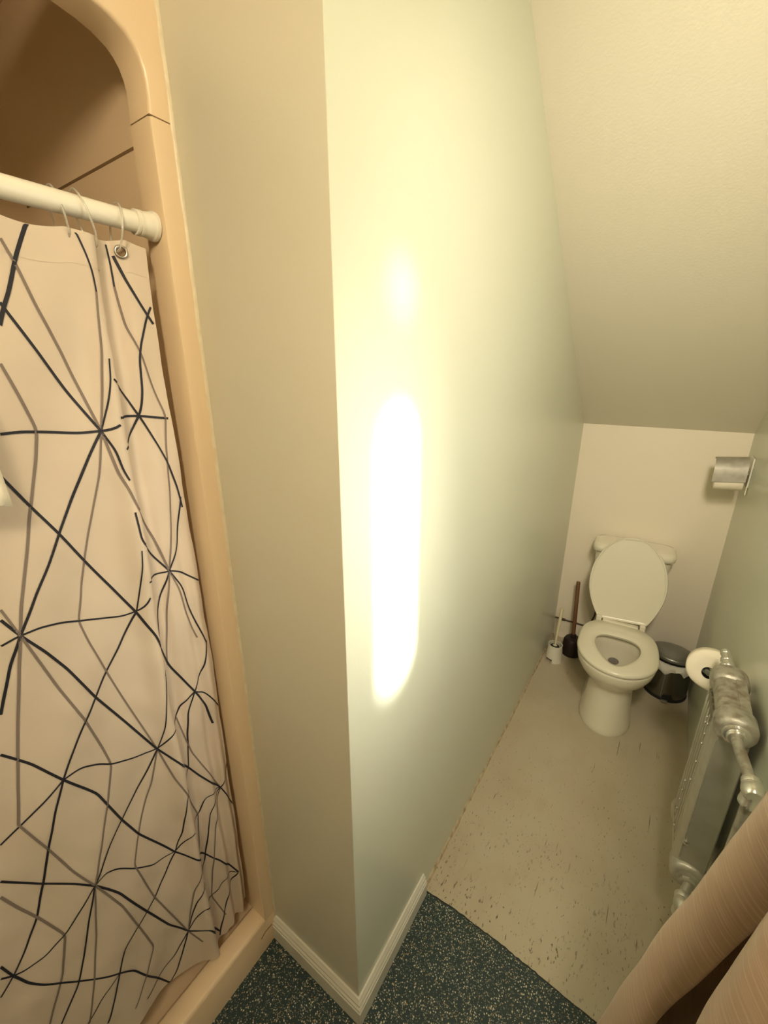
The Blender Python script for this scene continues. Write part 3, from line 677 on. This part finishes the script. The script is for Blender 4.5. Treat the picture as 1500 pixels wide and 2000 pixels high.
# outer wall with a notch cut at the foot facing the room
vs = []; fs = []
def cyl(radf, zs):
    base = len(vs)
    for z in zs:
        for k in range(NN):
            a = 2 * math.pi * k / NN; r = radf(z); vs.append((r * math.cos(a), r * math.sin(a), z))
    return base
zs = [0, .024, .06, .112]
b0 = cyl(hr, zs); b1 = cyl(R_in, zs)
notch = set(range(29, 36))
for li in range(3):
    for k in range(NN):
        k2 = (k + 1) % NN
        if li == 0 and k in notch: continue
        fs.append((b0 + li * NN + k, b0 + li * NN + k2, b0 + (li + 1) * NN + k2, b0 + (li + 1) * NN + k))
        fs.append((b1 + li * NN + k, b1 + (li + 1) * NN + k, b1 + (li + 1) * NN + k2, b1 + li * NN + k2))
for k in range(NN):
    k2 = (k + 1) % NN; fs.append((b0 + 3 * NN + k, b0 + 3 * NN + k2, b1 + 3 * NN + k2, b1 + 3 * NN + k))
mb.add(vs, fs); mb.build('pot', M['white_plastic'], bh, smooth=40)
mb = MB(); mb.lathe([(.0, .0265), (.044, .0265), (.044, .0285), (0, .0285)], n=24, caps=False); mb.build('pot_floor', M['white_plastic'], bh)
tb = thing('toilet_brush', 'toilet brush with a cream handle standing in the white pot', 'toilet brush', (.066, 1.955, .025))
mb = MB(); mb.lathe([(.010, .008), (.026, .016), (.030, .045), (.026, .068), (.008, .076)], n=24); mb.build('bristles', M['bristle'], tb)
mb = MB(); v0 = Vector((0, 0, .07)); v1 = Vector((.004, .045, .315)); dd = (v1 - v0); Lh = dd.length
mb.lathe([(.013, 0), (.014, .004), (.006, .008), (.006, .03), (.0065, .05), (.009, Lh * .6), (.0095, Lh * .92), (.0125, Lh - .004), (.0125, Lh), (.006, Lh + .001)], v0, dd, 20); mb.build('handle', M['cream_plastic'], tb)
pl = thing('plunger', 'dark rubber plunger with a long brown wooden handle leaning near the corner', 'plunger', (.148, 2.075, -.004))
mb = MB(); mb.lathe([(.050, 0), (.056, .004), (.056, .014), (.054, .018), (.056, .07), (.054, .10), (.044, .118), (.017, .124), (.016, .145), (.010, .147)], n=32); mb.build('cup', M['rubber'], pl)
mb = MB(); v0 = Vector((0, 0, .12)); v1 = Vector((-.028, .055, .49)); dd = v1 - v0; mb.lathe([(.0105, 0), (.0115, .1), (.0115, dd.length - .004), (.010, dd.length)], v0, dd, 20); mb.build('handle', M['wood'], pl)

bn = thing('trash_bin', 'small dark steel pedal bin between toilet and right wall', 'trash bin', (.664, 2.028, -.004))
mb = MB(); mb.lathe([(.106, .012), (.106, .014), (.106, .228), (.104, .230), (.099, .230), (.099, .02)], n=56, caps=False); mb.lathe([(.0, .013), (.106, .013)], n=56, caps=False); mb.build('body', M['steel'], bn, smooth=40)
mb = MB(); mb.lathe([(.100, 0), (.109, 0), (.110, .010), (.108, .016), (.104, .016)], n=56); mb.build('base_ring', M['black'], bn, smooth=40)
mb = MB(); qd = Vector((0.02, -.13, 1)).normalized(); mb.lathe([(.108, 0), (.111, .004), (.110, .016), (.106, .021), (.085, .028), (.05, .034), (.02, .037), (0.001, .0375)], (0, .0, .238), Vector((0.02, .10, 1)), 56); bin_lid = mb.build('lid', M['lid_steel'], bn, smooth=40)
mb = MB(); mb.lathe([(.110, 0), (.1115, .0), (.1115, .007), (.110, .007)], (0, 0, .233), Vector((0.02, .10, 1)), 56, caps=False); mb.build('lid_rim', M['black'], bin_lid)
def on_bin(a, r, z): return (r * math.cos(math.radians(a)), r * math.sin(math.radians(a)), z)
mb = MB(); mb.loft([[on_bin(-96, .107, .012), on_bin(-67, .107, .012), on_bin(-67, .121, .012), on_bin(-96, .121, .012)], [on_bin(-92, .107, .044), on_bin(-72, .107, .044), on_bin(-72, .111, .044), on_bin(-92, .111, .044)]]); pedal = mb.build('pedal', M['black'], bn, smooth=None)
mb = MB(); mb.box(-.012, .020, -.133, -.105, .010, .015); mb.build('pedal_bar', M['alu_bright'], pedal, smooth=None, bevel=.002)
mb = MB(); mb.tube([on_bin(-99, .1065, .03), on_bin(-99, .1065, .22)], .0012, 6); mb.build('seam', M['alu_bright'], bn)  # bright line painting the highlight along the seam
# liner hanging out over the rim
random.seed(21); mb = MB(); rows = []
for i in range(61):
    a = -172 + 200 * i / 60
    drop = .046 + .014 * math.sin(i * .38) + .006 * math.sin(i * .9 + 1); drop *= (1 - .25 * (a > -40)); w1 = .003 * math.sin(i * .8); w2 = .004 * math.sin(i * .6 + 2)
    rows.append([on_bin(a, .094, .200), on_bin(a, .100, .2335), on_bin(a, .1125 + w1 * .3, .2335), on_bin(a, .116 + w1, .233 - drop * .4), on_bin(a, .118 + w2, .233 - drop * .75), on_bin(a, .113 + w1, .233 - drop)])
mb.loft(rows, False, False, closed=False); bg_ = mb.build('bin_liner', M['bag'], None, smooth=60); bg_.location = (.664, 2.028, -.004)
tag(bg_, 'crumpled white bin liner hanging out under the lid of the steel bin', 'bin liner')

# ------------------------------------------------------------------ paper roll on its bar
tr = thing('toilet_paper_roll', 'white toilet paper roll hanging behind the radiator', 'toilet paper', (.705, 1.125, .752))
tr.rotation_euler = (math.radians(-24), 0, math.radians(-6))
mb = MB(); NNr = 48
def rr_(a, r): return r * (1 + .035 * math.cos(2 * a + .9) + .015 * math.cos(3 * a + 2) + .008 * math.cos(5 * a))
prf = [(.020, .0), (.045, -.004), (.066, -.002), (.0715, .004), (.0725, .012), (.0725, .092), (.068, .098), (.020, .098)]
rings = []
for r, y in prf:
    rings.append([((rr_(2 * math.pi * k / NNr, r) if r > .03 else r) * math.cos(2 * math.pi * k / NNr) + (-.006 if r < .03 else 0), y, (rr_(2 * math.pi * k / NNr, r) if r > .03 else r) * math.sin(2 * math.pi * k / NNr) + (-.010 if r < .03 else 0)) for k in range(NNr)])
rings.append(rings[0]); mb.loft(rings, False, False); mb.build('paper', M['paper'], tr, smooth=50)
mb = MB(); mb.lathe([(.0198, .001), (.0198, .097), (.0185, .097), (.0185, .001)], (-.006, 0, -.010), (0, 1, 0), 24, caps=False); mb.build('cardboard_core', M['paper_core'], tr)
mb = MB(); mb.tube([(.692, 1.205, .722), (.694, 1.16, .736), (.695, 1.125, .746), (.698, 1.112, .749), (.708, 1.105, .750), (.74, 1.104, .750), (.779, 1.104, .750)], .0098, 16)
mb.lathe([(.024, 0), (.024, .006), (.018, .008)], (.7795, 1.104, .750), (-1, 0, 0), 20)
tag(mb.build('roll_bar', M['bar'], None, smooth=50), 'dark metal bar on the wall carrying the toilet paper roll', 'roll holder')

# ------------------------------------------------------------------ radiator
ra = thing('radiator', 'silver painted cast iron wall radiator with ribbed front', 'radiator', (.72, .82, .25))
def rb(mb, name, m='alu', **k):
    o = mb.build(name, M[m], ra, **k); o.location = (-.72, -.82, -.25); return o
X0, X1 = .677, .764; XC = (X0 + X1) / 2; YN, YF = .690, .950; ZTp, ZBt = .856, .300
def stad(x0, x1, z0, z1, r, y, n=6):
    pts = []
    for cx, cz, a0 in ((x1 - r, z1 - r, 0), (x0 + r, z1 - r, 90), (x0 + r, z0 + r, 180), (x1 - r, z0 + r, 270)):
        for k in range(n + 1):
            a = math.radians(a0 + 90 * k / n); pts.append((cx + r * math.cos(a), y, cz + r * math.sin(a)))
    return pts
for zc, nm in ((ZTp, 'top_header'), (ZBt, 'bottom_header')):
    mb = MB(); mb.loft([stad(X0 + .004, X1 - .004, zc - .032, zc + .034, .027, YN + .02), stad(X0 + .004, X1 - .004, zc - .032, zc + .034, .027, YF - .02)]); rb(mb, nm, 'alu_rust' if zc > .5 else 'alu', smooth=50)
    for y0, y1, nm2 in ((YN, YN + .062, 'boss'), (YF - .06, YF, 'boss')):
        mb = MB(); f_ = (y1 - y0)
        g = lambda e, y: stad(X0 - e, X1 + e, zc - .040 - e, zc + .042 + e, .036 + e, y)
        mb.loft([g(-.016, y0 - .006), g(-.010, y0 - .004), g(-.001, y0 + .002), g(.003, y0 + .010), g(.003, y1 - .010), g(0, y1 - .003), g(-.004, y1)])
        rb(mb, nm2, 'alu_rust' if zc > .5 else 'alu', smooth=50)
    # concentric collar and nipple on the near end
    mb = MB(); mb.lathe([(.030, 0), (.031, .006), (.026, .010), (.022, .011), (.0225, .018), (.019, .021)], (XC, YN + .0, zc), (0, -1, 0), 8 if zc < .5 else 32); rb(mb, 'collar', 'alu_bright' if zc > .5 else 'alu', smooth=40)
# raised strip with a seam along the top header
mb = MB(); mb.box(XC + .006, X1 - .012, YN + .055, YF - .055, ZTp + .030, ZTp + .037); rb(mb, 'header_seam', 'alu_rust', smooth=None, bevel=.003)
# near end column: broad smooth front, bevelled edge, end face
mb = MB(); cpn = [(X0 + .004, .757), (X0, .752), (X0, .722), (X0 + .004, .714), (X0 + .016, .704), (X0 + .05, .700), (X1 - .01, .700), (X1 - .006, .706), (X1 - .006, .757)]
mb.loft([[(x, y, ZBt + .02) for x, y in cpn], [(x, y, ZTp - .02) for x, y in cpn]]); rb(mb, 'end_column', smooth=30)
mb = MB(); mb.tube([(X0 + .012, .7055, ZBt + .05), (X0 + .012, .7055, ZTp - .05)], .0022, 8); rb(mb, 'edge_bead')
mb = MB(); mb.lathe([(.008, 0), (.008, .006), (.004, .008)], (X0 + .018, .703, .42), (-.3, -1, 0), 12); rb(mb, 'lug', 'alu_bright')
mb = MB(); mb.box(X0 + .004, X1 - .006, YF - .05, YF - .008, ZBt + .02, ZTp - .02); rb(mb, 'far_column', smooth=None, bevel=.010, seg=4)
mb = MB(); mb.box(X0 + .0018, X1 - .012, .74, YF - .045, ZBt + .03, ZTp - .03); rb(mb, 'core_plate', 'alu_dark', smooth=None)
nr = 5
for i in range(nr):
    y = .766 + i * (YF - .055 - .766) / (nr - 1)
    mb = MB(); mb.tube([(X0 + .012, y, ZBt + .030), (X0 + .0045, y, ZBt + .055), (X0 + .0045, y, ZTp - .055), (X0 + .012, y, ZTp - .03)], .0065, 10)
    r_ = rb(mb, 'rib', smooth=60)
random.seed(2)
for i, (k, z) in enumerate([(0, .80), (0, .765), (0, .73), (0, .66), (1, .80), (1, .78), (0, .59), (2, .52), (2, .48), (2, .44), (2, .40), (1, .36)]):
    y = .766 + k * (YF - .055 - .766) / (nr - 1)
    mb = MB(); mb.lathe([(.0001, 0), (.004, .0003), (.0045, .0015), (.003, .0035), (.0001, .004)], (X0 - .0017, y, z), (-1, 0, 0), 10); rb(mb, 'nub', 'alu_bright', smooth=60)
# stepped vent plug on the far boss of the top header
mb = MB(); mb.lathe([(.024, 0), (.024, .010), (.0195, .012), (.0195, .024), (.021, .026), (.021, .034), (.015, .037), (.015, .052), (.0165, .054), (.0165, .062), (.013, .066), (.013, .082), (.0145, .084), (.0145, .094), (.008, .099), (.004, .108)], (XC - .001, YF - .002, ZTp + .008), (-.08, 1, .26), 28); rb(mb, 'vent_plug', 'alu_bright', smooth=35)
# bracket to the wall
for z in (.80, .36):
    mb = MB(); mb.box(X1 - .01, .781, .80, .83, z - .012, z + .012); rb(mb, 'wall_bracket', smooth=None)

def pipe(name, label, zc, y_el, zb, mname, xo_=0):
    p_ = thing(name, label, 'pipe', (XC + xo_, y_el, zb)); off = Vector((-(XC + xo_), -y_el, -zb)); xx = XC + xo_
    def pb(mb, n, m, **k):
        o = mb.build(n, M[m], p_, **k); o.location = off; return o
    mb = MB(); mb.tube([(XC, YN - .02, zc), (xx, y_el + .02, zc)], .0125, 20); pb(mb, 'nipple', mname)
    mb = MB(); mb.lathe([(.018, 0), (.020, .003), (.020, .014), (.018, .017)], (xx, y_el + .034, zc), (0, -1, 0), 24)
    mb.lathe([(.0165, 0), (.0215, .008), (.0225, .020), (.0195, .032), (.014, .038)], (xx, y_el + .020, zc), (0, -1, 0), 28)
    mb.lathe([(.0165, 0), (.0195, .010), (.0195, .024), (.021, .026), (.021, .036), (.015, .039)], (xx, y_el, zc), (0, 0, -1), 28)
    pb(mb, 'elbow', 'alu_bright' if zc > .5 else mname, smooth=45)
    mb = MB(); mb.tube([(xx, y_el, zc - .03), (xx, y_el, zb)], .0125, 20); pb(mb, 'riser', mname)
    return p_
pipe('radiator_pipe', 'silver pipe dropping from the bright elbow at the radiator top', ZTp - .004, .515, 0.0, 'alu_rust', .018)
pipe('radiator_pipe', 'thin silver pipe from the bottom corner of the radiator', ZBt - .002, .600, 0.0, 'alu', -.012)

# ------------------------------------------------------------------ covered roll holder on the back corner
hd = thing('covered_roll_holder', 'small wall holder with a dull metal flap over a cream roll near the sloping ceiling', 'roll holder', (.775, 2.03, 1.29))
mb = MB(); mb.box(-.003, .0045, -.045, .045, -.06, .075); mb.build('wall_plate', M['white_plastic'], hd, smooth=None, bevel=.002)
mb = MB(); mb.box(-.004, .001, -.052, -.040, -.095, -.055); mb.build('lower_tab', M['white_plastic'], hd, smooth=None, bevel=.002)
mb = MB(); mb.tube([(-.0, 0, -.005), (-.125, 0, -.005)], .006, 12); mb.build('arm', M['alu_bright'], hd)
mb = MB(); pts = []
vv = []; ff = []
for i, (dy, dz) in enumerate([(.045, .052), (.015, .062), (-.02, .058), (-.045, .040), (-.056, .012), (-.059, -.02), (-.061, -.046)]):
    for x in (-.136, -.012):
        z_ = dz + (x + .136) * .10
        vv.append((x, dy, z_)); vv.append((x, dy + .002, z_ - .002))
for i in range(6):
    a = i * 4; ff += [(a, a + 2, a + 6, a + 4), (a + 1, a + 5, a + 7, a + 3), (a, a + 4, a + 5, a + 1), (a + 2, a + 3, a + 7, a + 6)]
ff += [(0, 1, 3, 2), (24, 26, 27, 25)]
mb.add(vv, ff); mb.build('metal_flap', M['holder_metal'], hd, smooth=45)
pr_ = thing('paper_roll', 'cream paper roll under the metal flap of the corner holder', 'paper roll', (.705, 2.022, 1.272))
mb = MB(); mb.lathe([(.018, -.053), (.046, -.054), (.049, -.050), (.049, .050), (.046, .054), (.018, .053), (.018, -.053)], (0, 0, -.020), (1, 0, .08), 36, caps=False); mb.build('paper', M['paper'], pr_, smooth=50)

# ------------------------------------------------------------------ drape at the window
dr = thing('window_drape', 'taupe satin drape swept across the lower right corner', 'curtain', (.55, -.05, .12))
top_c = Vector((.690, .110, 1.72)); bot_c = Vector((.452, -.235, .20))
Lx = [(1.98, .705), (1.70, .664), (1.299, .607), (1.168, .587), (.962, .552), (.717, .519), (.25, .47)]
Rx = [(1.98, .745), (1.70, .725), (1.30, .659), (1.16, .635), (1.018, .606), (.837, .571), (.60, .535), (.25, .49)]
Fx = [(1.98, .66), (1.70, .64), (1.40, .603), (1.301, .589), (1.238, .582), (1.126, .576), (.9, .565), (.25, .53)]
def drape_rails(z):
    l, r, f = lerp_list(Lx, z), lerp_list(Rx, z), lerp_list(Fx, z)
    w_ = r - l
    return [(l + .045, .050), (l + .018, .026), (l + .002, .008), (l + .001, -.004), (l + .25 * w_, -.020), (l + .6 * w_, -.030), (l + .92 * w_, -.030), (r, -.020), (r + .003, .0), (r + .016, .05), (r + .040, .085), (r + .065, .075),
            (r + .068, -.01), (r + .055, -.08), (f + .022, -.128), (f + .004, -.140), (f, -.152), (f + .006, -.166), (f + .030, -.184), (f + .060, -.190), (f + .090, -.184), (f + .105, -.16), (f + .120, -.17), (f + .115, -.22), (f + .09, -.25), (f + .10, -.28), (f + .125, -.29)]
def catmull(P, k):
    out = []
    for i in range(len(P) - 1):
        a, b, c, d = P[max(i - 1, 0)], P[i], P[i + 1], P[min(i + 2, len(P) - 1)]
        for q in range(k):
            t = q / k
            out.append(tuple(.5 * ((2 * b[j]) + (-a[j] + c[j]) * t + (2 * a[j] - 5 * b[j] + 4 * c[j] - d[j]) * t * t + (-a[j] + 3 * b[j] - 3 * c[j] + d[j]) * t ** 3) for j in (0, 1)))
    out.append(P[-1]); return out
NZ = 90; rows = []
for i in range(NZ + 1):
    z = 1.98 - (1.98 - .25) * i / NZ
    row = catmull(drape_rails(z), 5)
    rows.append([(min(x, .757) + .0005 * math.sin(z * 40 + k * .2), y + .0015 * math.sin(z * 31 + k * .13), z) for k, (x, y) in enumerate(row)])
nc = len(rows[0]); me = bpy.data.meshes.new('cloth')
vs = [p for r in rows for p in r]; fs = []
for i in range(NZ):
    for k in range(nc - 1): fs.append((i * nc + k, i * nc + k + 1, (i + 1) * nc + k + 1, (i + 1) * nc + k))
me.from_pydata(vs, [], fs); me.materials.append(M['satin'])
uv = me.uv_layers.new(name='UVMap'); ulen = [0]
for k in range(1, nc):
    a, b = Vector(rows[40][k - 1]), Vector(rows[40][k]); ulen.append(ulen[-1] + (a - b).length)
for lp in me.loops:
    vi = lp.vertex_index; i, k = divmod(vi, nc)
    uv.data[lp.index].uv = (ulen[k], rows[i][k][2] + ulen[k] * .75)
for p in me.polygons: p.use_smooth = True
cloth = bpy.data.objects.new('cloth', me); COL.objects.link(cloth); cloth.parent = dr; cloth.location = -Vector(dr.location)
sd = cloth.modifiers.new('solid', 'SOLIDIFY'); sd.thickness = .0012
mb = MB(); mb.tube([(.735, .42, 2.02), (.735, -.48, 2.02)], .010, 16)
for y in (.40, -.46): mb.tube([(.735, y, 2.02), (.785, y, 2.02)], .007, 10)
tag(mb.build('drape_rod', M['rod'], None), 'rod above the window carrying the taupe drape', 'curtain rod')

# white cloth with a stitched hem, hanging over the rod in front of the shower curtain at the left edge of the view
tw = MB(); rows = []
for i in range(25):
    z = 1.995 + (-1.995 + 1.572) * max(0, i - 3) / 21; row = []
    for k in range(21):
        y = -.349 - .30 * k / 20
        y += .0 if i < 20 else 0
        fr_ = min(1.0, i / 4.0); xx = -.372 + .057 * math.sin(fr_ * math.pi / 2); zt2 = 2.008 if i < 4 else z
        row.append((xx + (.006 * math.sin(k * .9) + .004 * math.sin(z * 30)) * fr_, y - .010 * (1 - i / 24) - .014 * max(0, (z - 1.62)) * 4, (2.008 - .016 * fr_ ** 3 if i < 4 else z) - .006 * (k == 0)))
    rows.append(row)
tw.loft(rows, False, False, closed=False)
to = tw.build('cloth', M['paper'], None, smooth=60); sd = to.modifiers.new('solid', 'SOLIDIFY'); sd.thickness = .003; to.name = 'towel'
tag(to, 'white cloth with a stitched hem at the left edge in front of the shower curtain', 'towel')
